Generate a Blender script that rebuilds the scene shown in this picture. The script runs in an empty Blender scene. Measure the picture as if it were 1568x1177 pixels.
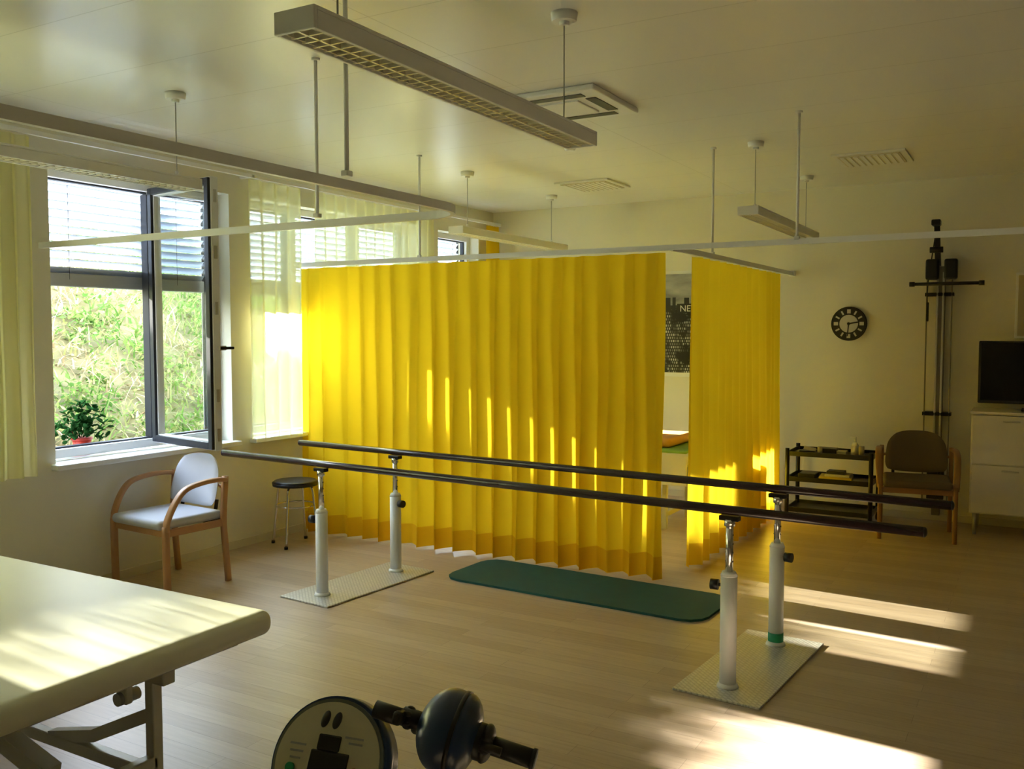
import bpy, bmesh, math, random
from mathutils import Vector, Matrix, Euler, noise
random.seed(7)
V=Vector
# ---------------------------------------------------------------- materials
MATS={}
def new_mat(name):
    m=bpy.data.materials.new(name); m.use_nodes=True
    nt=m.node_tree; nt.nodes.clear()
    out=nt.nodes.new('ShaderNodeOutputMaterial')
    return m,nt,out
def coords(nt,scale=(1,1,1),rot=(0,0,0)):
    tc=nt.nodes.new('ShaderNodeTexCoord'); mp=nt.nodes.new('ShaderNodeMapping')
    mp.inputs['Scale'].default_value=scale; mp.inputs['Rotation'].default_value=rot
    nt.links.new(tc.outputs['Object'],mp.inputs['Vector']); return mp.outputs['Vector']
def noisecol(nt,col,var,scale,vec):
    n=nt.nodes.new('ShaderNodeTexNoise'); n.inputs['Scale'].default_value=scale; n.inputs['Detail'].default_value=4
    nt.links.new(vec,n.inputs['Vector'])
    r=nt.nodes.new('ShaderNodeMix'); r.data_type='RGBA'
    r.inputs[6].default_value=(*[max(0,c*(1-var)) for c in col],1)
    r.inputs[7].default_value=(*[min(1,c*(1+var)) for c in col],1)
    nt.links.new(n.outputs['Fac'],r.inputs[0]); return r.outputs[2]
def M(name,col,rough=.5,metal=0,var=.06,scale=6,bump=0,bscale=80,vs=(1,1,1),coat=0):
    if name in MATS: return MATS[name]
    m,nt,out=new_mat(name)
    p=nt.nodes.new('ShaderNodeBsdfPrincipled'); nt.links.new(p.outputs[0],out.inputs[0])
    vec=coords(nt,vs)
    nt.links.new(noisecol(nt,col,var,scale,vec),p.inputs['Base Color'])
    p.inputs['Roughness'].default_value=rough; p.inputs['Metallic'].default_value=metal
    if coat: p.inputs['Coat Weight'].default_value=coat
    if bump:
        n=nt.nodes.new('ShaderNodeTexNoise'); n.inputs['Scale'].default_value=bscale; nt.links.new(vec,n.inputs['Vector'])
        b=nt.nodes.new('ShaderNodeBump'); b.inputs['Strength'].default_value=bump; b.inputs['Distance'].default_value=.01
        nt.links.new(n.outputs['Fac'],b.inputs['Height']); nt.links.new(b.outputs[0],p.inputs['Normal'])
    MATS[name]=m; return m
def cloth(name,col,trans,transp=0,var=.08,tcol=None):
    m,nt,out=new_mat(name)
    vec=coords(nt)
    c=noisecol(nt,col,var,3,vec)
    d=nt.nodes.new('ShaderNodeBsdfDiffuse'); t=nt.nodes.new('ShaderNodeBsdfTranslucent')
    nt.links.new(c,d.inputs[0])
    if tcol: t.inputs[0].default_value=(*tcol,1)
    else: nt.links.new(c,t.inputs[0])
    w=nt.nodes.new('ShaderNodeTexNoise'); w.inputs['Scale'].default_value=400; nt.links.new(vec,w.inputs['Vector'])
    b=nt.nodes.new('ShaderNodeBump'); b.inputs['Strength'].default_value=.15; b.inputs['Distance'].default_value=.002
    nt.links.new(w.outputs['Fac'],b.inputs['Height']); nt.links.new(b.outputs[0],d.inputs['Normal'])
    mx=nt.nodes.new('ShaderNodeMixShader'); mx.inputs[0].default_value=trans
    nt.links.new(d.outputs[0],mx.inputs[1]); nt.links.new(t.outputs[0],mx.inputs[2]); o=mx
    if transp:
        tr=nt.nodes.new('ShaderNodeBsdfTransparent'); tr.inputs[0].default_value=(1,.97,.85,1)
        m2=nt.nodes.new('ShaderNodeMixShader')
        # open weave: the holes close up where the cloth is seen edge-on
        lw=nt.nodes.new('ShaderNodeLayerWeight'); mr=nt.nodes.new('ShaderNodeMapRange')
        mr.inputs['From Min'].default_value=.05; mr.inputs['From Max'].default_value=.7
        mr.inputs['To Min'].default_value=transp; mr.inputs['To Max'].default_value=.03
        nt.links.new(lw.outputs['Facing'],mr.inputs['Value']); nt.links.new(mr.outputs[0],m2.inputs[0])
        nt.links.new(mx.outputs[0],m2.inputs[1]); nt.links.new(tr.outputs[0],m2.inputs[2]); o=m2
    nt.links.new(o.outputs[0],out.inputs[0]); return m
def glassmat():
    m,nt,out=new_mat('window_glass')
    tr=nt.nodes.new('ShaderNodeBsdfTransparent'); tr.inputs[0].default_value=(.95,.975,.965,1)
    g=nt.nodes.new('ShaderNodeBsdfGlossy'); g.inputs['Roughness'].default_value=.02
    lw=nt.nodes.new('ShaderNodeLayerWeight'); pw=nt.nodes.new('ShaderNodeMath'); pw.operation='POWER'; pw.inputs[1].default_value=5
    nt.links.new(lw.outputs['Facing'],pw.inputs[0])
    mr=nt.nodes.new('ShaderNodeMapRange'); mr.inputs['To Min'].default_value=.035; mr.inputs['To Max'].default_value=.8
    nt.links.new(pw.outputs[0],mr.inputs['Value'])
    mx=nt.nodes.new('ShaderNodeMixShader'); nt.links.new(mr.outputs[0],mx.inputs[0])
    nt.links.new(tr.outputs[0],mx.inputs[1]); nt.links.new(g.outputs[0],mx.inputs[2]); nt.links.new(mx.outputs[0],out.inputs[0])
    return m
def floormat():
    m,nt,out=new_mat('oak_laminate')
    p=nt.nodes.new('ShaderNodeBsdfPrincipled'); nt.links.new(p.outputs[0],out.inputs[0])
    vec=coords(nt)
    br=nt.nodes.new('ShaderNodeTexBrick'); nt.links.new(vec,br.inputs['Vector'])
    br.inputs['Color1'].default_value=(.47,.36,.25,1); br.inputs['Color2'].default_value=(.57,.455,.33,1)
    br.inputs['Mortar'].default_value=(.36,.27,.19,1); br.inputs['Scale'].default_value=1
    br.inputs['Mortar Size'].default_value=.0012; br.inputs['Brick Width'].default_value=1.1; br.inputs['Row Height'].default_value=.095
    br.offset=.37
    v2=coords(nt,(2.2,30,1)); n=nt.nodes.new('ShaderNodeTexNoise'); n.inputs['Scale'].default_value=2; n.inputs['Detail'].default_value=6; nt.links.new(v2,n.inputs['Vector'])
    mx=nt.nodes.new('ShaderNodeMix'); mx.data_type='RGBA'; mx.blend_type='MULTIPLY'; mx.inputs[0].default_value=.4
    cr=nt.nodes.new('ShaderNodeValToRGB'); cr.color_ramp.elements[0].position=.3; cr.color_ramp.elements[0].color=(.66,.60,.54,1); cr.color_ramp.elements[1].position=.65; cr.color_ramp.elements[1].color=(1,1,1,1)
    nt.links.new(n.outputs['Fac'],cr.inputs[0]); nt.links.new(br.outputs['Color'],mx.inputs[6]); nt.links.new(cr.outputs[0],mx.inputs[7])
    nt.links.new(mx.outputs[2],p.inputs['Base Color']); p.inputs['Roughness'].default_value=.36
    b=nt.nodes.new('ShaderNodeBump'); b.inputs['Strength'].default_value=.08; b.inputs['Distance'].default_value=.003
    nt.links.new(n.outputs['Fac'],b.inputs['Height']); nt.links.new(b.outputs[0],p.inputs['Normal'])
    return m
def ceilmat():
    m,nt,out=new_mat('ceiling_panels')
    p=nt.nodes.new('ShaderNodeBsdfPrincipled'); nt.links.new(p.outputs[0],out.inputs[0])
    vec=coords(nt)
    br=nt.nodes.new('ShaderNodeTexBrick'); nt.links.new(vec,br.inputs['Vector'])
    br.inputs['Color1'].default_value=(.82,.81,.76,1); br.inputs['Color2'].default_value=(.84,.83,.78,1)
    br.inputs['Mortar'].default_value=(.66,.65,.59,1); br.inputs['Scale'].default_value=1
    br.inputs['Mortar Size'].default_value=.003; br.inputs['Brick Width'].default_value=2.4; br.inputs['Row Height'].default_value=.6
    br.offset=0
    nt.links.new(br.outputs['Color'],p.inputs['Base Color']); p.inputs['Roughness'].default_value=.28
    n=nt.nodes.new('ShaderNodeTexNoise'); n.inputs['Scale'].default_value=1.2; nt.links.new(vec,n.inputs['Vector'])
    b=nt.nodes.new('ShaderNodeBump'); b.inputs['Strength'].default_value=.3; b.inputs['Distance'].default_value=.03
    nt.links.new(n.outputs['Fac'],b.inputs['Height']); nt.links.new(b.outputs[0],p.inputs['Normal'])
    return m
def treadmat():
    m,nt,out=new_mat('tread_plate_metal')
    p=nt.nodes.new('ShaderNodeBsdfPrincipled'); nt.links.new(p.outputs[0],out.inputs[0])
    vec=coords(nt,(1,1,1),(0,0,.785))
    br=nt.nodes.new('ShaderNodeTexBrick'); nt.links.new(vec,br.inputs['Vector']); br.inputs['Scale'].default_value=1
    br.inputs['Color1'].default_value=(.68,.67,.62,1); br.inputs['Color2'].default_value=(.62,.61,.56,1); br.inputs['Mortar'].default_value=(.5,.49,.45,1)
    br.inputs['Brick Width'].default_value=.036; br.inputs['Row Height'].default_value=.018; br.inputs['Mortar Size'].default_value=.003
    nt.links.new(br.outputs['Color'],p.inputs['Base Color']); p.inputs['Roughness'].default_value=.35; p.inputs['Metallic'].default_value=.3
    b=nt.nodes.new('ShaderNodeBump'); b.inputs['Strength'].default_value=.7; b.inputs['Distance'].default_value=.004; b.invert=True
    nt.links.new(br.outputs['Fac'],b.inputs['Height']); nt.links.new(b.outputs[0],p.inputs['Normal'])
    return m
def postermat():
    m,nt,out=new_mat('poster_skyline_print')
    p=nt.nodes.new('ShaderNodeBsdfPrincipled'); nt.links.new(p.outputs[0],out.inputs[0]); p.inputs['Roughness'].default_value=.4
    vec=coords(nt,(1,1,1),(math.radians(90),0,0))
    br=nt.nodes.new('ShaderNodeTexBrick'); nt.links.new(vec,br.inputs['Vector']); br.inputs['Scale'].default_value=1
    br.inputs['Color1'].default_value=(.02,.02,.02,1); br.inputs['Color2'].default_value=(.7,.7,.68,1); br.inputs['Mortar'].default_value=(.01,.01,.01,1)
    br.inputs['Brick Width'].default_value=.022; br.inputs['Row Height'].default_value=.03; br.inputs['Mortar Size'].default_value=.005
    vo=nt.nodes.new('ShaderNodeTexNoise'); vo.inputs['Scale'].default_value=9; vo.inputs['Detail'].default_value=5; nt.links.new(vec,vo.inputs['Vector'])
    mx=nt.nodes.new('ShaderNodeMix'); mx.data_type='RGBA'; mx.blend_type='MULTIPLY'; mx.inputs[0].default_value=1
    cr=nt.nodes.new('ShaderNodeValToRGB'); cr.color_ramp.elements[0].position=.44; cr.color_ramp.elements[1].position=.56
    nt.links.new(vo.outputs['Fac'],cr.inputs[0]); nt.links.new(br.outputs['Color'],mx.inputs[6]); nt.links.new(cr.outputs[0],mx.inputs[7])
    nt.links.new(mx.outputs[2],p.inputs['Base Color']); return m

wallm=M('wall_cream',(.80,.77,.63),.75,var=.03,scale=2,bump=.05,bscale=150)
walld=M('wall_tan_low_bounce',(.42,.37,.27),.7,var=.05,scale=2)  # darker tone given to the unseen walls to cut bounced light
whitep=M('white_paint',(.88,.88,.86),.4,var=.03)
framew=M('window_frame_white',(.78,.79,.78),.35,var=.03)
gasket=M('window_gasket_dark',(.02,.022,.03),.4)
oak=floormat(); ceil=ceilmat(); tread=treadmat(); glass=glassmat()
yel=cloth('yellow_curtain_cloth',(.95,.69,.03),.55,var=.04)
yelhem=cloth('yellow_curtain_hem',(.86,.52,.02),.32)
sheer=cloth('sheer_curtain_cloth',(.88,.86,.48),.64,.34,tcol=(.94,.92,.52))
slat=cloth('blind_slat',(.50,.56,.66),.035,var=.03)
chrome=M('chrome',(.75,.75,.75),.15,1)
alum=M('aluminium',(.55,.55,.53),.35,.9)
steel=M('brushed_dark_steel',(.26,.25,.22),.5,.8)
black=M('black_plastic',(.015,.015,.017),.4)
blackm=M('black_metal',(.02,.02,.022),.35,.5)
barm=M('handrail_dark',(.030,.014,.016),.25,var=.3,scale=10,vs=(.3,8,8),coat=.3)
wood=M('beech_wood',(.50,.26,.11),.4,var=.2,scale=6,vs=(1,1,.3))
woodshade=M('beech_wood_shaded',(.30,.15,.065),.4,var=.2)  # the same beech, with shade put into its colour
uph=M('grey_upholstery',(.58,.59,.63),.7,var=.05,bump=.1,bscale=300)
uphd=M('brown_upholstery',(.13,.10,.075),.75,var=.1)
matg=M('exercise_mat_foam',(.005,.085,.075),.75,var=.15,scale=12,bump=.3,bscale=200)
vinyl=M('cream_vinyl',(.80,.79,.63),.42,var=.03,bump=.12,bscale=9)
greyp=M('grey_paint',(.42,.42,.40),.4)
cabw=M('cabinet_gloss_white',(.80,.78,.75),.16)
screen=M('tv_screen',(.006,.006,.008),.12)
blue=M('trainer_blue_shell',(.012,.04,.13),.3,var=.2,coat=.3)
cream=M('trainer_cream_face',(.72,.68,.48),.4)
red=M('red_plastic',(.6,.03,.02),.4)
green=M('green_tape',(.02,.35,.16),.5)

# ---------------------------------------------------------------- builder
class B:
    def __init__(s,name): s.name=name; s.bm=bmesh.new(); s.mats=[]
    def mi(s,m):
        if m not in s.mats: s.mats.append(m)
        return s.mats.index(m)
    def merge(s,t,mat,smooth,Mx=None):
        k=s.mi(mat)
        for f in t.faces: f.material_index=k; f.smooth=smooth
        if Mx: t.transform(Mx)
        me=bpy.data.meshes.new('t'); t.to_mesh(me); t.free(); s.bm.from_mesh(me); bpy.data.meshes.remove(me)
    def box(s,c,size,mat,bevel=0,rot=(0,0,0),seg=2,Mx=None,smooth=False):
        t=bmesh.new(); bmesh.ops.create_cube(t,size=1)
        for v in t.verts: v.co=V((v.co.x*size[0],v.co.y*size[1],v.co.z*size[2]))
        if bevel: bmesh.ops.bevel(t,geom=t.edges[:],offset=bevel,segments=seg,affect='EDGES',profile=.5)
        m=Matrix.Translation(c)@Euler(rot).to_matrix().to_4x4()
        if Mx: m=Mx@m
        s.merge(t,mat,smooth,m)
    def b2(s,x0,x1,y0,y1,z0,z1,mat,bevel=0): s.box(((x0+x1)/2,(y0+y1)/2,(z0+z1)/2),(x1-x0,y1-y0,z1-z0),mat,bevel)
    def cyl(s,p1,p2,r,mat,r2=None,seg=20,Mx=None,smooth=True):
        p1=V(p1);p2=V(p2); d=p2-p1; t=bmesh.new()
        bmesh.ops.create_cone(t,cap_ends=True,segments=seg,radius1=r,radius2=r if r2 is None else r2,depth=d.length)
        m=Matrix.Translation((p1+p2)/2)@V((0,0,1)).rotation_difference(d.normalized()).to_matrix().to_4x4()
        if Mx: m=Mx@m
        k=s.mi(mat)
        for f in t.faces: f.smooth=len(f.verts)==4
        for f in t.faces: f.material_index=k
        t.transform(m); me=bpy.data.meshes.new('t'); t.to_mesh(me); t.free(); s.bm.from_mesh(me); bpy.data.meshes.remove(me)
    def ell(s,c,r,mat,rot=(0,0,0),Mx=None,u=24,v=16):
        t=bmesh.new(); bmesh.ops.create_uvsphere(t,u_segments=u,v_segments=v,radius=1)
        m=Matrix.Translation(c)@Euler(rot).to_matrix().to_4x4()@Matrix.Diagonal((r[0],r[1],r[2],1))
        if Mx: m=Mx@m
        s.merge(t,mat,True,m)
    def sweep(s,pts,prof,mat,up=(0,0,1),smooth=True,scl=None,sub=6,Mx=None):
        pts=[V(p) for p in pts]
        if sub>1 and len(pts)>2:
            P=[pts[0]]+pts+[pts[-1]]; q=[]
            for i in range(1,len(P)-2):
                for k in range(sub):
                    t=k/sub; a,b,c,d=P[i-1],P[i],P[i+1],P[i+2]
                    q.append(.5*((2*b)+(c-a)*t+(2*a-5*b+4*c-d)*t*t+(-a+3*b-3*c+d)*t**3))
            q.append(pts[-1]); pts=q
        n=len(pts); t=bmesh.new(); rings=[]
        for i,p in enumerate(pts):
            T=(pts[min(i+1,n-1)]-pts[max(i-1,0)]).normalized(); U=V(up); N=(U-T*T.dot(U))
            N.normalize(); Bn=T.cross(N); k=1 if scl is None else scl(i/(n-1))
            rings.append([t.verts.new(p+Bn*a*k+N*b*k) for a,b in prof])
        m=len(prof)
        for i in range(n-1):
            for j in range(m): t.faces.new((rings[i][j],rings[i][(j+1)%m],rings[i+1][(j+1)%m],rings[i+1][j]))
        t.faces.new(rings[0][::-1]); t.faces.new(rings[-1])
        bmesh.ops.recalc_face_normals(t,faces=t.faces[:])
        s.merge(t,mat,smooth,Mx)
    def sheet(s,fn,nu,nv,mat,matf=None):
        t=bmesh.new(); g=[[t.verts.new(fn(i/nu,j/nv)) for j in range(nv+1)] for i in range(nu+1)]
        k0=s.mi(mat); 
        for i in range(nu):
            for j in range(nv):
                f=t.faces.new((g[i][j],g[i+1][j],g[i+1][j+1],g[i][j+1])); f.smooth=True
                f.material_index=s.mi(matf((j+.5)/nv)) if matf else k0
        me=bpy.data.meshes.new('t'); t.to_mesh(me); t.free(); s.bm.from_mesh(me); bpy.data.meshes.remove(me)
    def done(s,Mx=None):
        me=bpy.data.meshes.new(s.name); s.bm.to_mesh(me); s.bm.free()
        for m in s.mats: me.materials.append(m)
        o=bpy.data.objects.new(s.name,me); bpy.context.collection.objects.link(o)
        if Mx: o.matrix_world=Mx
        return o
def circ(r,n=12,ry=None):
    ry=ry or r
    return [(r*math.cos(2*math.pi*i/n),ry*math.sin(2*math.pi*i/n)) for i in range(n)]
def rect(a,b): return [(-a,-b),(a,-b),(a,b),(-a,b)]
def rrect(a,b,r=.3):
    q=[];k=min(a,b)*r*2
    for sx,sy,a0 in ((1,1,0),(-1,1,90),(-1,-1,180),(1,-1,270)):
        for d in (0,30,60,90):
            t=math.radians(a0+d); q.append((sx*(a-k)+k*math.cos(t),sy*(b-k)+k*math.sin(t)))
    return q
def empty(name,kids):
    e=bpy.data.objects.new(name,None); bpy.context.collection.objects.link(e)
    for k in kids: k.parent=e
    return e

# ---------------------------------------------------------------- room
WX=-5.12; BY=8.5; CZ=2.88; RX=2.6; RY=-1.6; XO=-5.42
b=B('floor'); b.b2(XO,RX+.1,RY-.1,BY+.1,-.1,0,oak); b.done()
b=B('ceiling'); b.b2(XO,RX+.1,RY-.1,BY+.1,CZ,CZ+.12,ceil); b.done()
wins=[(.55,2.75),(3.38,4.78),(4.98,7.12),(7.45,8.2)]; Z0=.80; Z1=2.60
b=B('wall_left')
b.b2(XO,WX,RY,BY,0,Z0,wallm); b.b2(XO,WX,RY,BY,Z1,CZ,wallm)
ys=[RY]+[v for w in wins for v in w]+[BY]
for i in range(0,len(ys),2): b.b2(XO,WX,ys[i],ys[i+1],Z0,Z1,wallm)
b.done()
b=B('wall_back'); b.b2(XO,RX+.1,BY,BY+.1,0,CZ,wallm); b.done()
b=B('wall_right'); b.b2(RX,RX+.1,RY,BY,0,CZ,walld); b.done()
b=B('wall_rear'); b.b2(XO,RX+.1,RY-.1,RY,0,CZ,walld); b.done()
bb=M('baseboard_paint',(.70,.65,.50),.45)
b=B('baseboard_left'); b.b2(WX,WX+.012,RY,BY,0,.06,bb,.002); b.done()
b=B('baseboard_back'); b.b2(WX+.012,RX,BY-.012,BY,0,.06,bb,.002); b.done()

def frame(b,y0,y1,z0,z1,x,w,t,mat):
    b.b2(x-t/2,x+t/2,y0,y0+w,z0,z1,mat,.004); b.b2(x-t/2,x+t/2,y1-w,y1,z0,z1,mat,.004)
    b.b2(x-t/2,x+t/2,y0+w,y1-w,z0,z0+w,mat,.004); b.b2(x-t/2,x+t/2,y0+w,y1-w,z1-w,z1,mat,.004)
for n,(y0,y1) in enumerate(wins):
    x=-5.27; b=B('frame')
    frame(b,y0,y1,Z0+.02,Z1,x,.055,.07,framew)
    frame(b,y0+.045,y1-.045,Z0+.065,Z1-.045,x-.02,.022,.045,gasket)
    mull={0:[1.65],1:[4.23],2:[5.55,6.35],3:[]}[n]
    for m in mull:
        b.b2(x-.035,x+.035,m-.04,m+.04,Z0+.06,Z1-.05,framew,.004)
        b.b2(x-.045,x+.02,m-.055,m+.055,Z0+.08,Z1-.07,gasket,.004)
    kids=[b.done()]
    b=B('glass')
    segs=[y0+.05]+mull+[y1-.05]
    for i in range(len(segs)-1):
        if n==1 and i==0: continue
        b.b2(x-.012,x-.006,segs[i]+.04,segs[i+1]-.04,Z0+.08,Z1-.07,glass)
    kids.append(b.done())
    b=B('sill'); b.b2(-5.24,WX+.07,y0-.03,y1+.03,Z0-.03,Z0+.004,whitep,.006); kids.append(b.done())
    b=B('outer_sill'); b.b2(-5.62,-5.30,y0,y1,Z0-.03,Z0+.004,alum,.004); kids.append(b.done())
    if n==1: # open casement sash
        b=B('sash'); W=.75
        Mx=Matrix.Translation((-5.225,4.19,0))@Matrix.Rotation(math.radians(-10),4,'Z')
        z0,z1=Z0+.05,Z1-.03
        def fr(w,t,y,mat,ins):
            b.box((ins+w/2,y,(z0+z1)/2),(w,t,z1-z0-2*ins),mat,.004,Mx=Mx)
            b.box((W-ins-w/2,y,(z0+z1)/2),(w,t,z1-z0-2*ins),mat,.004,Mx=Mx)
            b.box((W/2,y,z0+ins+w/2),(W-2*ins-2*w,t,w),mat,.004,Mx=Mx)
            b.box((W/2,y,z1-ins-w/2),(W-2*ins-2*w,t,w),mat,.004,Mx=Mx)
        fr(.06,.05,.012,framew,0); fr(.045,.02,-.022,gasket,.008)
        b.box((W/2,0,(z0+z1)/2),(W-.1,.006,z1-z0-.1),glass,Mx=Mx)
        b.box((W+.006,.045,1.5),(.02,.05,.03),alum,.004,Mx=Mx); b.box((W+.01,.075,1.5),(.02,.1,.018),blackm,.005,Mx=Mx)
        for z in (.95,1.2,1.75,2.1,2.45): b.box((W+.003,.012,z),(.006,.02,.08),alum,Mx=Mx)
        for z in (1.0,2.4): b.cyl((-.005,0,z-.05),(-.005,0,z+.05),.012,alum,Mx=Mx)
        kids.append(b.done())
    empty('window_%d'%(n+1),kids)
    # exterior venetian blind
    b=B('venetian_blind'); xb=-5.375; zb=1.935
    z=zb+.055
    while z<Z1-.03:
        b.box((xb,(y0+y1)/2,z),(.060,y1-y0-.06,.0015),slat,rot=(0,-math.radians(44),0)); z+=.052
    b.b2(xb-.02,xb+.02,y0+.03,y1-.03,zb-.045,zb+.04,greyp,.006)
    b.b2(xb-.035,xb+.035,y0+.02,y1-.02,Z1-.045,Z1-.005,greyp,.004)
    for yy in (y0+.02,y1-.02): b.b2(xb-.01,xb+.01,yy-.008,yy+.008,Z0+.01,Z1-.04,blackm)
    for f in (.2,.8):
        yy=y0+(y1-y0)*f; b.cyl((xb+.028,yy,zb),(xb+.028,yy,Z1-.04),.0015,blackm,seg=6)
    b.done()

# ---------------------------------------------------------------- outdoors
def terr(x,y):
    d=-5.65-x; z=.25+min(d,3.4)*.775
    if d>3.4: z+=(d-3.4)*.03
    k=min(1,max(0,d/3)); s=min(1,max(0,(3.5-y)/.6)); z+=.08*s*k  # ridge raised here, shaped to limit the sun on the front table
    s=min(1,max(0,(y-5.5)/.5)); z-=.16*s*k  # ridge lowered here, shaped to let more sun onto the front curtain
    return z+.16*noise.noise(V((x*.9,y*.9,0)))+.05*noise.noise(V((x*4,y*4,3)))
soil=M('hillside_soil',(.16,.14,.06),.9,var=.6,scale=5)
b=B('overgrown_hillside'); b.sheet(lambda u,v:V((-5.62-9*u,-3+20*v,terr(-5.62-9*u,-3+20*v))),50,110,soil)
gl=[cloth('reed_leaf_green',(.16,.26,.06),.5,var=.4),cloth('reed_leaf_light',(.33,.36,.13),.5,var=.3),cloth('reed_dry',(.36,.27,.15),.4,var=.3),cloth('reed_dry_pale',(.55,.48,.33),.4,var=.2),cloth('bush_leaf',(.09,.19,.04),.4,var=.4)]
t=b.bm
for m in gl: b.mi(m)
def blade(p,h,w,dr,mi,droop,lean):
    q=V((-dr.y,dr.x,0))*w; prev=None
    for k in range(5):
        s=k/4; c=p+V((0,0,h*(s*(1-lean)-droop*s*s*.6)))+dr*h*(droop*s*s+lean*s)
        ww=q*(1-s*.9)
        a=t.verts.new(c-ww); d=t.verts.new(c+ww)
        if prev:
            f=t.faces.new((prev[0],prev[1],d,a)); f.material_index=mi+1; f.smooth=True
        prev=(a,d)
for i in range(17000):
    x=-5.7-random.random()**.8*4.0; y=random.uniform(3.0,9.5)
    if i%7==0: y=random.uniform(-1,9.5); x=random.uniform(-9.6,-8.6)
    a=random.uniform(0,6.283); cl=noise.noise(V((x*1.3,y*1.3,9)))
    mi=random.choice([0,0,1,4,1] if cl>.05 else ([2,3,2,1,3] if cl<-.12 else [0,1,2,3,1]))
    blade(V((x,y,terr(x,y)-.02+random.uniform(0,.12))),random.uniform(.12,.36),random.uniform(.005,.013),V((math.cos(a),math.sin(a),0)),mi,random.uniform(.1,1.1),random.uniform(0,.7))
def tuft(x,y,z,r,n,big=1):
    for k in range(n):
        d=V((random.gauss(0,1),random.gauss(0,1),random.gauss(0,1)+.6)).normalized()*r*random.uniform(.4,1); p=V((x,y,z+r*.6))+d
        s=random.uniform(.012,.03)*big; e=V((random.gauss(0,1),random.gauss(0,1),random.gauss(0,.6))).normalized()*s; g=e.cross(V((random.gauss(0,1),random.gauss(0,1),random.gauss(0,1)))).normalized()*s*.5
        vv=[t.verts.new(q) for q in (p-e,p+g,p+e,p-g)]; f=t.faces.new(vv); f.material_index=1+random.choice([0,1,4,1,0])
for i in range(520):
    x=-5.8-random.random()*3.2; y=random.uniform(3.2,9.2); tuft(x,y,terr(x,y),random.uniform(.08,.22),26,1.15)
for i in range(26):  # bush added on the ridge to block sun through the fixed pane
    y=random.uniform(4.64,4.96); x=random.uniform(-9.3,-8.8); tuft(x,y,terr(x,y)+random.uniform(0,.7),random.uniform(.12,.2),110,2.4)
b.done()
# potted plant on outer sill
b=B('potted_plant'); leafm=cloth('houseplant_leaf',(.025,.085,.02),.3,var=.3); terra=M('red_pot',(.55,.05,.03),.5)
c=V((-5.47,3.80,Z0+.006))
b.cyl(c,c+V((0,0,.09)),.045,terra,.06); b.cyl(c+V((0,0,.085)),c+V((0,0,.10)),.066,terra)
for i in range(210):
    th=random.uniform(0,6.283); ph=random.uniform(-.3,1.5); r=random.uniform(.06,.19)
    d=V((math.cos(th)*math.cos(ph)*.8,math.sin(th)*math.cos(ph)*1.15,math.sin(ph)*1.2)); p=c+V((0,0,.12))+d*r
    if p.x>-5.36: continue
    b.ell(p,(.024,.015,.004),leafm,rot=(random.uniform(-1,1),random.uniform(-1,1),th),u=8,v=5)
for i in range(10):
    th=i*.63; b.cyl(c+V((0,0,.08)),c+V((math.cos(th)*.07,math.sin(th)*.07,.2)),.003,leafm,seg=6)
for k in range(3): b.ell(c+V((.05*math.cos(k*2),.06*math.sin(k*2),.13)),(.014,.014,.012),red,u=8,v=6)
b.done()

# ---------------------------------------------------------------- curtains
def curtain(name,p0,p1,zt,zb,period,A,mat,hem=None,seed=0,nn=10,tape=True):
    p0=V(p0);p1=V(p1); L=(p1-p0).length; T=(p1-p0).normalized(); N=V((-T.y,T.x,0))
    nf=max(2,round(L/period)); b=B(name)
    def fn(u,v):
        w=u*nf+.42*noise.noise(V((u*nf*.45,seed,0)))+.12*noise.noise(V((u*nf*.7,seed+5,v*2.2)))
        k=1+.5*noise.noise(V((u*nf*.6,seed+9,v*.8)))
        amp=A*(.45+.65*v)*k
        o=amp*(math.sin(2*math.pi*w)+.12*math.sin(4*math.pi*w+1)); sdx=.16*amp*math.sin(4*math.pi*w)
        z=zt+(zb-zt)*v+.010*noise.noise(V((u*nf*.4,seed,1)))*v
        return V((p0.x+T.x*(L*u+sdx)+N.x*o,p0.y+T.y*(L*u+sdx)+N.y*o,z))
    hf=1-.14/(zt-zb) 
    b.sheet(fn,nf*nn,28,mat,(lambda v:hem if v>hf else mat) if hem else None)
    return b.done()
RZ=2.13
curtain('privacy_curtain',(-5.075,5.47,0),(-2.05,5.5,0),RZ-.03,.020,.168,.050,yel,yelhem,1,16)
curtain('privacy_curtain',(-1.99,5.85,0),(-1.95,8.05,0),RZ-.03,.022,.165,.042,yel,yelhem,4,16)
curtain('sheer_curtain',(-5.00,4.86,0),(-5.00,5.40,0),2.71,.81,.13,.028,sheer,None,7,12)
curtain('sheer_curtain',(-5.00,5.56,0),(-5.00,7.2,0),2.71,.81,.13,.028,sheer,None,7,12)
curtain('sheer_curtain',(-5.005,.45,0),(-5.005,3.2,0),2.71,.77,.11,.030,sheer,None,8,12)
curtain('yellow_window_curtain',(-5.00,8.17,0),(-5.00,8.40,0),2.71,.81,.06,.03,yel,None,9,12)

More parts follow.
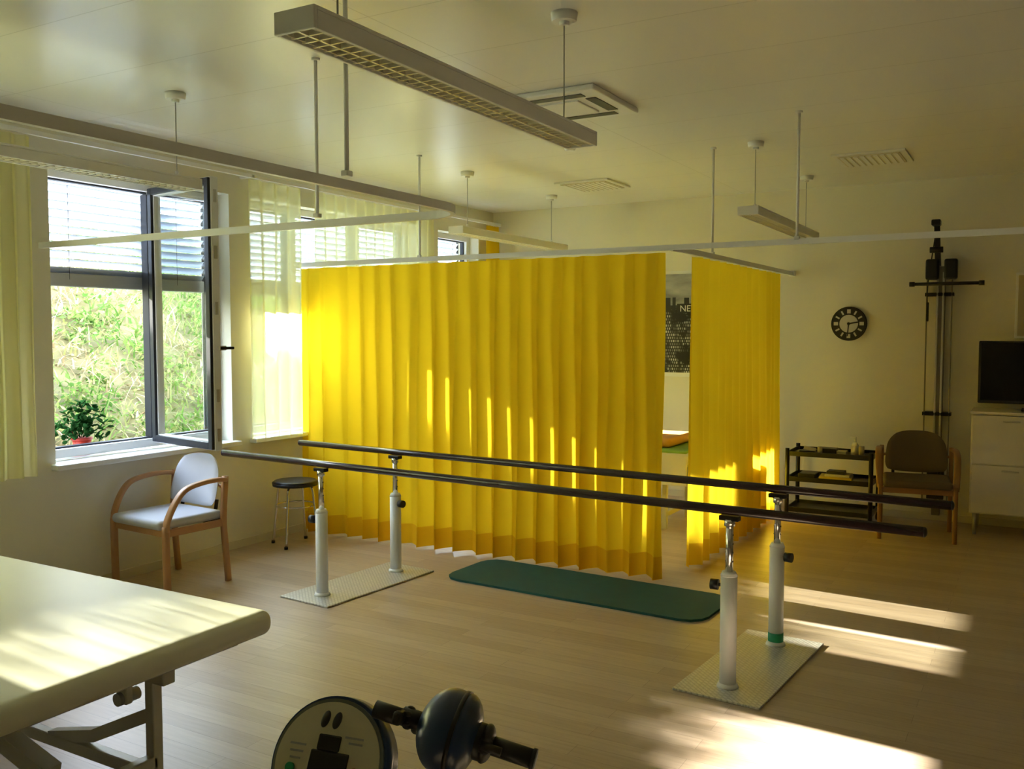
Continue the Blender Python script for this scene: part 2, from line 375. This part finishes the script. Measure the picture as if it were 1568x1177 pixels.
# rails (flat profile)
def rail(name,pts,rods,sub=1):
    b=B(name); b.sweep(pts,rect(.010,.017),whitep,smooth=False,sub=1)
    for (x,y) in rods:
        b.cyl((x,y,RZ+.01),(x,y,CZ),.0085,whitep,seg=12); b.cyl((x,y,CZ-.012),(x,y,CZ),.02,whitep); b.box((x,y,RZ+.02),(.03,.03,.02),whitep,.003)
    return b
rzz=RZ-.02
arc=[(-2.1-.22+.22*math.cos(t),3.32-.22+.22*math.sin(t),rzz) for t in [i*math.pi/16 for i in range(9)]]
b=rail('curtain_rail',[(-2.1,-1.2,rzz)]+arc+[(WX,3.32,rzz)],[(-2.1,2.5),(-2.1,.2),(-2.97,3.32)]); b.done()
b=rail('curtain_rail',[(-5.1,5.47,RZ),(-2.05,5.5,RZ),(RX-.02,5.5,RZ)],[(-3.93,5.485),(-1.24,5.5),(.9,5.5)])
b.box((-5.105,5.47,RZ),(.03,.04,.05),whitep,.004); b.box((RX-.01,5.5,RZ),(.02,.05,.05),whitep,.004); b.done()
b=rail('curtain_rail',[(-2.02,5.53,RZ-.001),(-2.0,5.7,RZ-.001),(-1.95,8.47,RZ-.001)],[(-1.995,6.28)]); b.box((-1.95,8.485,RZ),(.05,.03,.05),whitep,.004); b.done()
b=B('curtain_rail'); b.b2(-5.01,-4.99,.3,8.45,2.72,2.75,whitep,.003)
for y in (.4,3.0,4.9,7.15,8.4): b.b2(WX,-4.99,y-.01,y+.01,2.725,2.745,whitep)
b.done()

# ---------------------------------------------------------------- lamps
warmf=M('louvre_metal',(.92,.88,.74),.35,.35)
def lamp(x,y0,y1,c1,c2):
    b=B('pendant_lamp'); z0,z1=2.375,2.435; w=.14
    b.b2(x-w/2,x+w/2,y0,y1,z1-.012,z1,whitep,.003)
    for s in (-1,1): b.b2(x+s*w/2-.012 if s>0 else x-w/2,x+w/2 if s>0 else x-w/2+.012,y0,y1,z0,z1-.012,whitep,.002)
    for yy in (y0-.012,y1): b.b2(x-w/2,x+w/2,yy,yy+.012,z0,z1,whitep,.003)
    n=int((y1-y0)/.042)
    for i in range(1,n):
        yy=y0+(y1-y0)*i/n; b.box((x,yy,z0+.014),(w-.024,.006,.022),warmf)
    b.b2(x-.004,x+.004,y0,y1,z0+.003,z0+.025,warmf)
    for s in (-1,1): b.box((x+s*.052,(y0+y1)/2,z0+.02),(.003,y1-y0,.034),warmf,rot=(0,s*.4,0))
    b.cyl((x-.03,y0+.02,z0+.042),(x-.03,y1-.02,z0+.042),.008,whitep,seg=10); b.cyl((x+.03,y0+.02,z0+.042),(x+.03,y1-.02,z0+.042),.008,whitep,seg=10)
    for c in (c1,c2):
        b.cyl((x,c,z1),(x,c,CZ-.03),.003,greyp,seg=8); b.cyl((x,c,CZ-.035),(x,c,CZ),.05,whitep,.055); b.cyl((x,c,z1),(x,c,z1+.03),.009,whitep)
        b.cyl((x,c,CZ-.05),(x,c,CZ-.03),.02,whitep)
    b.done()
lamp(-1.69,1.82,3.52,1.98,3.36)
lamp(-4.05,1.82,3.52,1.98,3.42)
lamp(-1.69,6.08,7.98,6.24,7.8)
lamp(-4.0,6.08,7.9,6.24,7.7)

# ceiling fixtures
b=B('air_conditioning_cassette'); c=V((-2.33,4.66,CZ)); 
b.box(c-V((0,0,.015)),(.62,.62,.03),whitep,.008)
for dx,dy,sx,sy in ((0,.22,.42,.06),(0,-.22,.42,.06),(.22,0,.06,.30),(-.22,0,.06,.30)):
    b.box(c+V((dx,dy,-.031)),(sx,sy,.004),black)
b.box(c-V((0,0,.034)),(.28,.28,.01),whitep,.004); b.done()
for (x,y) in ((-1.09,7.2),(-3.39,7.3)):
    b=B('ceiling_vent_panel'); b.box((x,y,CZ-.008),(.5,.5,.016),whitep,.004); b.box((x,y,CZ-.018),(.42,.42,.008),bb,.003)
    for k in range(-4,5): b.box((x+k*.045,y,CZ-.024),(.03,.4,.004),whitep)
    b.done()
b=B('smoke_detector'); b.cyl((-2.8,5.66,CZ-.02),(-2.8,5.66,CZ),.05,whitep); b.cyl((-2.8,5.66,CZ-.05),(-2.8,5.66,CZ-.02),.032,whitep,.045); b.done()

# ---------------------------------------------------------------- parallel bars
Mx=Matrix.Translation((-2.43,4.405,0))@Matrix.Rotation(math.radians(-4.2),4,'Z')
b=B('parallel_bars')
for px in (-1.27,1.29):
    b.box((px,0,.006),(.40,.98,.010),tread,.002,Mx=Mx)
    for py in (-.335,.335):
        b.cyl((px,py,.01),(px,py,.03),.05,whitep,.042,Mx=Mx)
        b.cyl((px,py,.01),(px,py,.52),.037,whitep,seg=28,Mx=Mx); b.cyl((px,py,.515),(px,py,.535),.039,whitep,.03,Mx=Mx)
        b.cyl((px,py,.5),(px,py,.765),.017,chrome,Mx=Mx)
        b.box((px,py,.775),(.09,.04,.022),blackm,.004,Mx=Mx); b.cyl((px,py,.74),(px,py,.77),.024,chrome,Mx=Mx)
        s2=-1 if py<0 else 1
        b.cyl((px,py,.47),(px+s2*.055,py-.01,.47),.008,chrome,Mx=Mx); b.cyl((px+s2*.045,py-.01,.47),(px+s2*.08,py-.015,.47),.024,black,Mx=Mx)
        for zz in (.58,.62,.66,.70): b.cyl((px-.018,py,zz),(px+.018,py,zz),.004,blackm,seg=8,Mx=Mx)
b.cyl((1.29,.335,.012),(1.29,.335,.075),.0385,green,seg=28,Mx=Mx)
for py in (-.335,.335):
    b.sweep([(-2.17,py,.81),(-1,py,.81),(1,py,.81),(2.09,py,.81)],circ(.0195,20,.021),barm,sub=1,Mx=Mx)
    for e in (-2.17,2.09): b.ell((e,py,.81),(.012,.0195,.021),black,Mx=Mx)
b.done()

# exercise mat
b=B('exercise_mat'); pr=rrect(.885,.29,.22)
t=bmesh.new(); vs=[t.verts.new((a,c,0)) for a,c in pr]; f=t.faces.new(vs)
r=bmesh.ops.extrude_face_region(t,geom=[f]); 
for v in [e for e in r['geom'] if isinstance(e,bmesh.types.BMVert)]: v.co.z=.014
bmesh.ops.recalc_face_normals(t,faces=t.faces[:]); b.merge(t,matg,False,Matrix.Translation((-2.43,5.11,.001))@Matrix.Rotation(math.radians(-2.5),4,'Z')); b.done()

# ---------------------------------------------------------------- armchairs
def armchair(name,pos,rz,wd,up,drop=0):
    b=B(name); Mx=None
    for s in (-1,1):
        x=s*.265
        b.sweep([(x,-.22,0),(x,-.225,.22),(x,-.225,.43)],rrect(.022,.016,.35),wd,up=(1,0,0),sub=4)
        b.sweep([(x,-.225,.40),(x*1.02,-.215,.47),(x*1.05,-.16,.575),(x*1.06,-.09,.64),(x*1.06,.03,.665),(x*1.04,.15,.668),(x,.215,.66)],rrect(.014,.024,.4),wd,up=(1,0,0),sub=6)
        b.sweep([(x*.97,.235,0),(x*.97,.215,.25),(x*.97,.205,.42),(x*.97,.225,.68)],rrect(.020,.016,.35),wd,up=(1,0,0),sub=4)
        b.box((s*.255,0,.385),(.022,.42,.045),wd,.005)
    b.box((0,-.215,.385),(.50,.022,.045),wd,.005); b.box((0,.205,.385),(.50,.022,.045),blackm,.005)
    # seat pad
    b.box((0,-.025,.435),(.49,.47,.06),up,.026,seg=5,smooth=True)
    # curved back pad
    def back(sgn):
        def fn(u,v):
            a=(u-.5)*2; h=(v-.5)*2
            w=.225*(1-.06*h)*(1-max(0,h)**3*.28-max(0,-h)**5*.12)
            x=a*w; z=.640+h*.165*(1-.14*abs(a)**3)
            th=.026*max(0,(1-abs(a)**4))**.5*max(0,(1-abs(h)**4))**.5
            y=.235+.035*h-.045*(a*a) + sgn*th
            return V((x,y,z))
        return fn
    b.sheet(back(-1),20,20,up); b.sheet(back(1),20,20,up)
    for s in (-1,1): b.cyl((s*.17,.20,.385),(s*.17,.225,.52),.012,blackm)
    for s in (-1,1): b.cyl((s*.26,.215,.60),(s*.19,.22,.62),.010,wd)
    return b.done(Matrix.Translation(pos)@Matrix.Rotation(rz,4,'Z'))
armchair('armchair',(-4.765,3.92,0),math.radians(-4),wood,uph)
armchair('armchair',(-.80,7.78,0),math.radians(8),woodshade,uphd)

# stool
b=B('round_stool'); c=V((-4.83,5.12,0)); 
b.cyl(c+V((0,0,.45)),c+V((0,0,.475)),.168,black,.172,seg=36); b.cyl(c+V((0,0,.475)),c+V((0,0,.487)),.172,black,.155,seg=36)
for i in range(4):
    a=math.radians(20+90*i); d=V((math.cos(a),math.sin(a),0))
    b.sweep([c+d*.10+V((0,0,.45)),c+d*.135+V((0,0,.42)),c+d*.15+V((0,0,.30)),c+d*.185+V((0,0,.0))],circ(.010,10),chrome,up=(-d.y,d.x,0),sub=5)
    b.cyl(c+d*.185,c+d*.184+V((0,0,.02)),.014,black)
ring=[c+V((.148*math.cos(t),.148*math.sin(t),.30)) for t in [i*math.pi/16 for i in range(33)]]
b.sweep(ring,circ(.006,8),chrome,sub=1); b.done()

# ---------------------------------------------------------------- treatment table (front left)
b=B('treatment_table'); ztop=.625; x0,x1,y0,y1=-4.25,-2.31,.95,2.34
b.box(((x0+x1)/2,(y0+y1)/2,ztop-.045),(x1-x0,y1-y0,.09),vinyl,.040,seg=6,smooth=True)
b.b2(x0+.08,x1-.10,y0+.08,y1-.08,ztop-.125,ztop-.085,greyp,.004)
fr=M('table_frame_paint',(.66,.65,.56),.4)
for yy in (y0+.25,y1-.36):
    b.b2(x0+.15,x1-.12,yy-.025,yy+.025,ztop-.175,ztop-.12,fr,.005)
    for xx in (x0+.3,x1-.2):
        b.b2(xx-.02,xx+.02,yy-.02,yy+.02,.10,ztop-.17,fr,.005); b.box((xx,yy,.045),(.09,.06,.05),black,.012); b.cyl((xx-.05,yy,.04),(xx+.05,yy,.04),.04,black)
    b.b2(x0+.3,x1-.2,yy-.02,yy+.02,.11,.155,fr,.005)
    b.sweep([(x1-.2,yy,.34),(x1-.5,yy,.20),(x1-.75,yy,.14)],rect(.018,.022),fr,smooth=False,sub=1)
    b.box((x1-.32,yy-.02,ztop-.22),(.05,.03,.10),fr,.006); b.cyl((x1-.32,yy-.05,ztop-.25),(x1-.32,yy+.03,ztop-.25),.022,greyp)
for xx in (x0+.3,x1-.2): b.b2(xx-.02,xx+.02,y0+.25,y1-.36,.16,.20,fr,.005)
b.sweep([(x0+.4,(y0+y1)/2,.18),(x1-.4,(y0+y1)/2,.47)],rect(.03,.03),fr,smooth=False,sub=1)
b.sweep([(x0+.4,(y0+y1)/2+.1,.47),(x1-.4,(y0+y1)/2+.1,.18)],rect(.03,.03),fr,smooth=False,sub=1)
b.done()
# second treatment table behind the curtain
b=B('treatment_table'); x0,x1,y0,y1=-4.3,-2.35,6.9,7.7
b.box(((x0+x1)/2,(y0+y1)/2,.60),(x1-x0,y1-y0,.10),M('white_sheet',(.82,.82,.78),.7),.04,seg=5,smooth=True)
b.box(((x0+x1)/2,(y0+y1)/2,.648),(x1-x0-.06,y1-y0-.02,.03),M('green_cover',(.30,.55,.12),.8),.014,seg=4,smooth=True)
b.b2(x0+.1,x1-.03,y0+.0,y0+.02,.38,.60,M('white_sheet',(.82,.82,.78),.7),.004)
b.b2(x0+.06,x1-.06,y0+.06,y1-.06,.52,.565,greyp,.004)
for xx in (x0+.25,x1-.25):
    for yy in (y0+.12,y1-.12): b.b2(xx-.02,xx+.02,yy-.02,yy+.02,0,.55,fr,.004)
    b.b2(xx-.02,xx+.02,y0+.12,y1-.12,.1,.14,fr,.004)
b.done()
b=B('pillow'); b.box((-2.80,7.3,.705),(.5,.6,.08),M('orange_cushion',(.80,.42,.12),.7),.035,seg=5,smooth=True); b.done()

# ---------------------------------------------------------------- back wall
b=B('wall_clock'); c=V((-1.45,BY,1.675))
b.cyl(c,c-V((0,.03,0)),.15,black,seg=48); b.cyl(c-V((0,.03,0)),c-V((0,.036,0)),.143,M('clock_dark_face',(.02,.02,.02),.4),seg=48)
cf=M('clock_light_face',(.6,.58,.5),.4)
b.cyl(c-V((0,.036,0)),c-V((0,.039,0)),.078,cf,seg=40)
for i in range(12):
    a=math.radians(i*30); b.box(c+V((math.sin(a)*.108,-.038,math.cos(a)*.108)),(.014 if i%3 else .03,.004,.036),cf,rot=(0,a,0))
for a,l,w in ((math.radians(80),.07,.012),(math.radians(185),.10,.009)):
    b.box(c+V((math.sin(a)*l/2,-.042,math.cos(a)*l/2)),(w,.003,l+.02),black,rot=(0,a,0))
b.cyl(c-V((0,.039,0)),c-V((0,.048,0)),.012,black); b.done()

b=B('skyline_poster'); pm=postermat(); sky=M('poster_sky_print',(.36,.36,.35),.4,var=.95,scale=5,vs=(1,1,3))
b.b2(-3.5,-2.2,BY-.012,BY-.004,1.21,1.86,pm); b.b2(-3.5,-2.2,BY-.012,BY-.004,1.86,2.16,sky); b.b2(-3.52,-2.18,BY-.006,BY-.001,1.17,2.19,whitep)
bd=M('poster_black',(.01,.01,.01),.4)
random.seed(3); x=-3.5
while x<-2.26:
    w=random.uniform(.03,.07); h=random.uniform(.0,.10); b.b2(x,min(x+w,-2.2),BY-.0135,BY-.011,1.80,1.86+h,bd); x+=w+random.uniform(0,.03)
cu=bpy.data.curves.new('txt','FONT'); cu.body='NEW YORK'; cu.size=.085; cu.extrude=.001
to=bpy.data.objects.new('txt',cu); bpy.context.collection.objects.link(to); bpy.context.view_layer.update()
me=bpy.data.meshes.new_from_object(to); t=bmesh.new(); t.from_mesh(me); bpy.data.objects.remove(to)
b.merge(t,M('poster_lettering',(.8,.8,.78),.4),False,Matrix.Translation((-3.01,BY-.016,1.80))@Matrix.Rotation(math.pi/2,4,'X')); 
b.b2(-3.04,-2.4,BY-.0145,BY-.011,1.785,1.875,bd)
b.done()

# cable pulley exerciser on wall
b=B('wall_pulley_trainer'); x=-.72; y=BY
for dx,w,m in ((-.10,.010,steel),(-.02,.016,alum),(.025,.016,alum),(.09,.010,steel)):
    b.b2(x+dx-w/2,x+dx+w/2,y-.10,y-.08,.12,2.1,m,.003)
b.b2(x-.03,x+.035,y-.05,y,.05,2.15,steel,.004)
for z in (.12,.9,1.9): b.b2(x-.115,x+.105,y-.10,y,z,z+.03,blackm,.004)
b.box((x-.06,y-.12,2.12),(.10,.10,.17),blackm,.015); b.box((x+.08,y-.12,2.12),(.10,.08,.17),blackm,.015)
b.cyl((x-.23,y-.16,2.0),(x+.33,y-.16,2.0),.014,black)
b.cyl((x-.23,y-.16,2.0),(x-.19,y-.16,2.0),.02,black); b.cyl((x+.29,y-.16,2.0),(x+.33,y-.16,2.0),.02,black)
b.sweep([(x-.02,y-.1,2.15),(x-.025,y-.13,2.3),(x-.03,y-.16,2.5)],rect(.022,.014),blackm,up=(0,1,0),smooth=False,sub=3)
b.box((x-.035,y-.17,2.50),(.07,.10,.05),blackm,.01)
b.cyl((x-.08,y-.16,2.28),(x+.02,y-.16,2.28),.025,black)
b.sweep([(x-.03,y-.16,2.48),(x-.09,y-.15,2.0),(x-.09,y-.13,1.8)],circ(.005,8),black,up=(1,0,0),sub=4)
b.box((x-.09,y-.13,1.77),(.02,.03,.16),black,.006)
for k in range(6): b.box((x,y-.09,.22+k*.05),(.13,.05,.045),blackm,.004)
b.done()

# sideboard + TV + board
b=B('white_sideboard'); x0,x1,y0,y1=-.44,1.2,8.02,8.47
b.b2(x0,x1,y0+.02,y1,.17,.96,cabw,.004); b.b2(x0-.01,x1+.01,y0-.01,y1,.96,.98,cabw,.004)
for k in range(3):
    for r in range(2):
        xa=x0+.01+k*(x1-x0)/3; z0=.18+r*.39; b.b2(xa,xa+(x1-x0)/3-.012,y0,y0+.02,z0,z0+.38,cabw,.003)
        b.box((xa+.27,y0-.012,z0+.34),(.12,.012,.012),alum,.003)
for xx in (x0+.04,x1-.04):
    for yy in (y0+.05,y1-.05): b.cyl((xx,yy,0),(xx,yy,.17),.014,alum,.02)
b.done()
b=B('television'); b.b2(-.41,.72,8.2,8.245,1.035,1.53,black,.008); b.b2(-.39,.70,8.197,8.201,1.06,1.515,screen)
b.box((.15,8.24,.99),(.5,.22,.014),black,.005); b.b2(.08,.22,8.22,8.26,.985,1.05,black,.005); b.done()
b=B('notice_board'); b.b2(-.17,.9,BY-.024,BY-.004,1.55,2.08,whitep,.004); b.b2(-.15,.88,BY-.028,BY-.023,1.57,2.06,M('pinboard',(.55,.5,.36),.8)); b.done()

# trolley
b=B('utility_trolley'); x0,x1,y0,y1=-1.82,-1.15,7.86,8.26
for xx in (x0,x1):
    for yy in (y0,y1):
        b.cyl((xx,yy,.06),(xx,yy,.62),.018,blackm); b.cyl((xx-.012,yy,.03),(xx+.012,yy,.03),.03,black); b.cyl((xx,yy,.03),(xx,yy,.07),.008,chrome)
for z in (.08,.34,.555):
    b.b2(x0,x1,y0,y1,z,z+.012,blackm,.003)
    for yy in (y0,y1): b.b2(x0,x1,yy-.006,yy+.006,z,z+.04,blackm,.003)
    for xx in (x0,x1): b.b2(xx-.006,xx+.006,y0,y1,z,z+.04,blackm,.003)
b.done()
b=B('spray_bottle'); c=V((-1.30,8.0,.568)); b.cyl(c,c+V((0,0,.09)),.032,whitep); b.cyl(c+V((0,0,.09)),c+V((0,0,.12)),.03,whitep,.012); b.cyl(c+V((0,0,.12)),c+V((0,0,.15)),.011,whitep); b.box(c+V((-.015,0,.155)),(.05,.015,.014),whitep,.004); b.done()
paper=M('magazine_paper',(.5,.48,.42),.6)
b=B('tray_of_supplies'); 
b.box((-1.70,8.0,.574),(.16,.2,.012),paper,.002); b.box((-1.68,8.02,.588),(.12,.16,.014),blackm,.003); b.box((-1.52,8.05,.593),(.14,.14,.05),black,.008); b.box((-1.40,8.0,.588),(.08,.1,.04),greyp,.006)
b.box((-1.66,7.98,.61),(.10,.03,.03),paper,.004,rot=(0,.2,.3)); b.cyl((-1.57,7.94,.568),(-1.57,7.94,.64),.02,greyp); b.cyl((-1.24,7.95,.568),(-1.24,7.95,.66),.022,paper); b.done()
b=B('stack_of_boxes'); yb=M('yellow_box',(.7,.55,.1),.5)
b.box((-1.45,8.03,.3705),(.26,.22,.035),yb,.004,rot=(0,0,.1)); b.box((-1.43,8.03,.398),(.2,.17,.02),paper,.003); b.box((-1.68,8.05,.375),(.14,.2,.045),black,.006); b.box((-1.45,8.03,.42),(.14,.12,.024),black,.003); b.done()

# ---------------------------------------------------------------- arm trainer
b=B('arm_ergometer')
C=V((-1.19,1.34,.755)); n=V((.16,-.86,.50)).normalized(); e1=V((0,0,1)).cross(n).normalized(); e2=n.cross(e1)
Fm=Matrix.Translation(C)@Matrix((e1,e2,n)).transposed().to_4x4()
b.ell((0,0,-.045),(.130,.130,.050),blue,Mx=Fm,u=40,v=24)
b.cyl((0,0,-.045),(0,0,-.004),.130,blue,.126,seg=56,Mx=Fm)
b.cyl((0,0,-.004),(0,0,.002),.120,M('trainer_ring',(.16,.18,.16),.4),seg=56,Mx=Fm)
b.cyl((0,0,.002),(0,0,.005),.113,cream,seg=56,Mx=Fm)
b.box((.005,-.03,.007),(.085,.10,.006),screen,.003,Mx=Fm)
b.box((-.002,.035,.007),(.05,.03,.005),screen,.003,Mx=Fm)
for dx in (-.022,.004): b.ell((dx,.078,.006),(.009,.017,.004),black,rot=(0,0,-.2),Mx=Fm)
b.cyl((.07,-.015,.004),(.07,-.015,.018),.012,red,Mx=Fm)
b.cyl((-.075,-.02,.004),(-.075,-.02,.012),.009,green,Mx=Fm)
for k in range(3): b.box((-.07,.025-k*.013,.006),(.035-.006*k,.004,.002),greyp,Mx=Fm)
b.box((.05,.05,.006),(.04,.004,.002),greyp,Mx=Fm); b.box((.055,.04,.006),(.03,.004,.002),greyp,Mx=Fm)
H=V((-.92,1.38,.860)); ax=V((.93,.28,-.22)).normalized()
Hm=Matrix.Translation(H)@V((0,0,1)).rotation_difference(ax).to_matrix().to_4x4()
b.ell((0,0,-.008),(.078,.078,.058),blue,Mx=Hm,u=32,v=20); b.cyl((0,0,.006),(0,0,.014),.0785,black,seg=40,Mx=Hm); b.ell((0,0,.016),(.076,.076,.036),blue,Mx=Hm,u=32)
b.cyl((0,0,.03),(0,0,.065),.034,black,Mx=Hm); b.ell((0,0,.065),(.036,.036,.016),black,Mx=Hm)
b.cyl((0,0,-.045),(0,0,-.10),.018,black,Mx=Hm)
# cranks and handles
b.box((0,.0,.068),(.03,.075,.024),black,.01,Mx=Hm,seg=3); b.cyl((0,.0,.075),(0,.0,.155),.0175,black,Mx=Hm); b.cyl((0,.0,.153),(0,.0,.160),.020,black,Mx=Hm); b.cyl((0,.0,.160),(0,.0,.162),.013,greyp,Mx=Hm)
b.cyl((0,-.032,.062),(0,-.032,.10),.008,black,Mx=Hm)
b.box((0,-.01,-.10),(.026,.07,.02),black,.008,Mx=Hm,seg=3); b.cyl((0,-.02,-.10),(0,-.02,-.15),.0165,black,Mx=Hm)
for k in range(6):
    a=k*1.047; b.ell((.016*math.cos(a),.016*math.sin(a),-.088),(.006,.006,.009),black,Mx=Hm,u=8,v=6)
b.ell((.02,.03,-.075),(.011,.011,.011),black,Mx=Hm)
# stand
S=V((-.98,1.46,0))
b.sweep([S+V((0,0,.04)),S+V((0,0,.5)),H+V((-.03,.03,-.14)),H+V((-.005,0,-.05))],rrect(.028,.028,.5),cream,up=(1,0,0),sub=6)
b.sweep([S+V((0,0,.62)),C+V((.10,.06,-.10)),C-n*.07],circ(.018,12),greyp,up=(1,0,0),sub=6)
b.box(S+V((0,0,.035)),(.12,.62,.05),blue,.02,seg=3); b.box(S+V((0,-.28,.025)),(.55,.06,.045),greyp,.015,seg=3); b.box(S+V((0,.28,.025)),(.45,.06,.045),greyp,.015,seg=3)
b.box(S+V((0,0,.16)),(.16,.28,.22),blue,.06,seg=5)
b.done()

# ---------------------------------------------------------------- light
sun=bpy.data.lights.new('sun','SUN'); sun.energy=28; sun.angle=.012; sun.color=(1,.95,.85)
so=bpy.data.objects.new('sun',sun); bpy.context.collection.objects.link(so)
so.rotation_euler=V((1,-.08,-.375)).to_track_quat('-Z','Y').to_euler()
w=bpy.data.worlds.new('sky'); bpy.context.scene.world=w; w.use_nodes=True; nt=w.node_tree; nt.nodes.clear()
o=nt.nodes.new('ShaderNodeOutputWorld'); bg=nt.nodes.new('ShaderNodeBackground'); nt.links.new(bg.outputs[0],o.inputs[0])
tc=nt.nodes.new('ShaderNodeTexCoord'); sp=nt.nodes.new('ShaderNodeSeparateXYZ'); cr=nt.nodes.new('ShaderNodeValToRGB')
nt.links.new(tc.outputs['Generated'],sp.inputs[0]); nt.links.new(sp.outputs['Z'],cr.inputs[0]); nt.links.new(cr.outputs[0],bg.inputs[0])
cr.color_ramp.elements[0].position=0; cr.color_ramp.elements[0].color=(1,.98,.93,1); cr.color_ramp.elements[1].position=.8; cr.color_ramp.elements[1].color=(.55,.72,1,1)
bg.inputs[1].default_value=7
sc=bpy.context.scene
sc.view_settings.view_transform='Standard'; sc.view_settings.exposure=1.38

cam=bpy.data.cameras.new('camera'); co=bpy.data.objects.new('camera',cam); bpy.context.collection.objects.link(co)
cam.sensor_width=36; cam.lens=32.14; cam.clip_start=.05
co.location=(0,0,1.6); co.rotation_euler=(math.radians(90-3.27),0,math.radians(29.9)); sc.camera=co
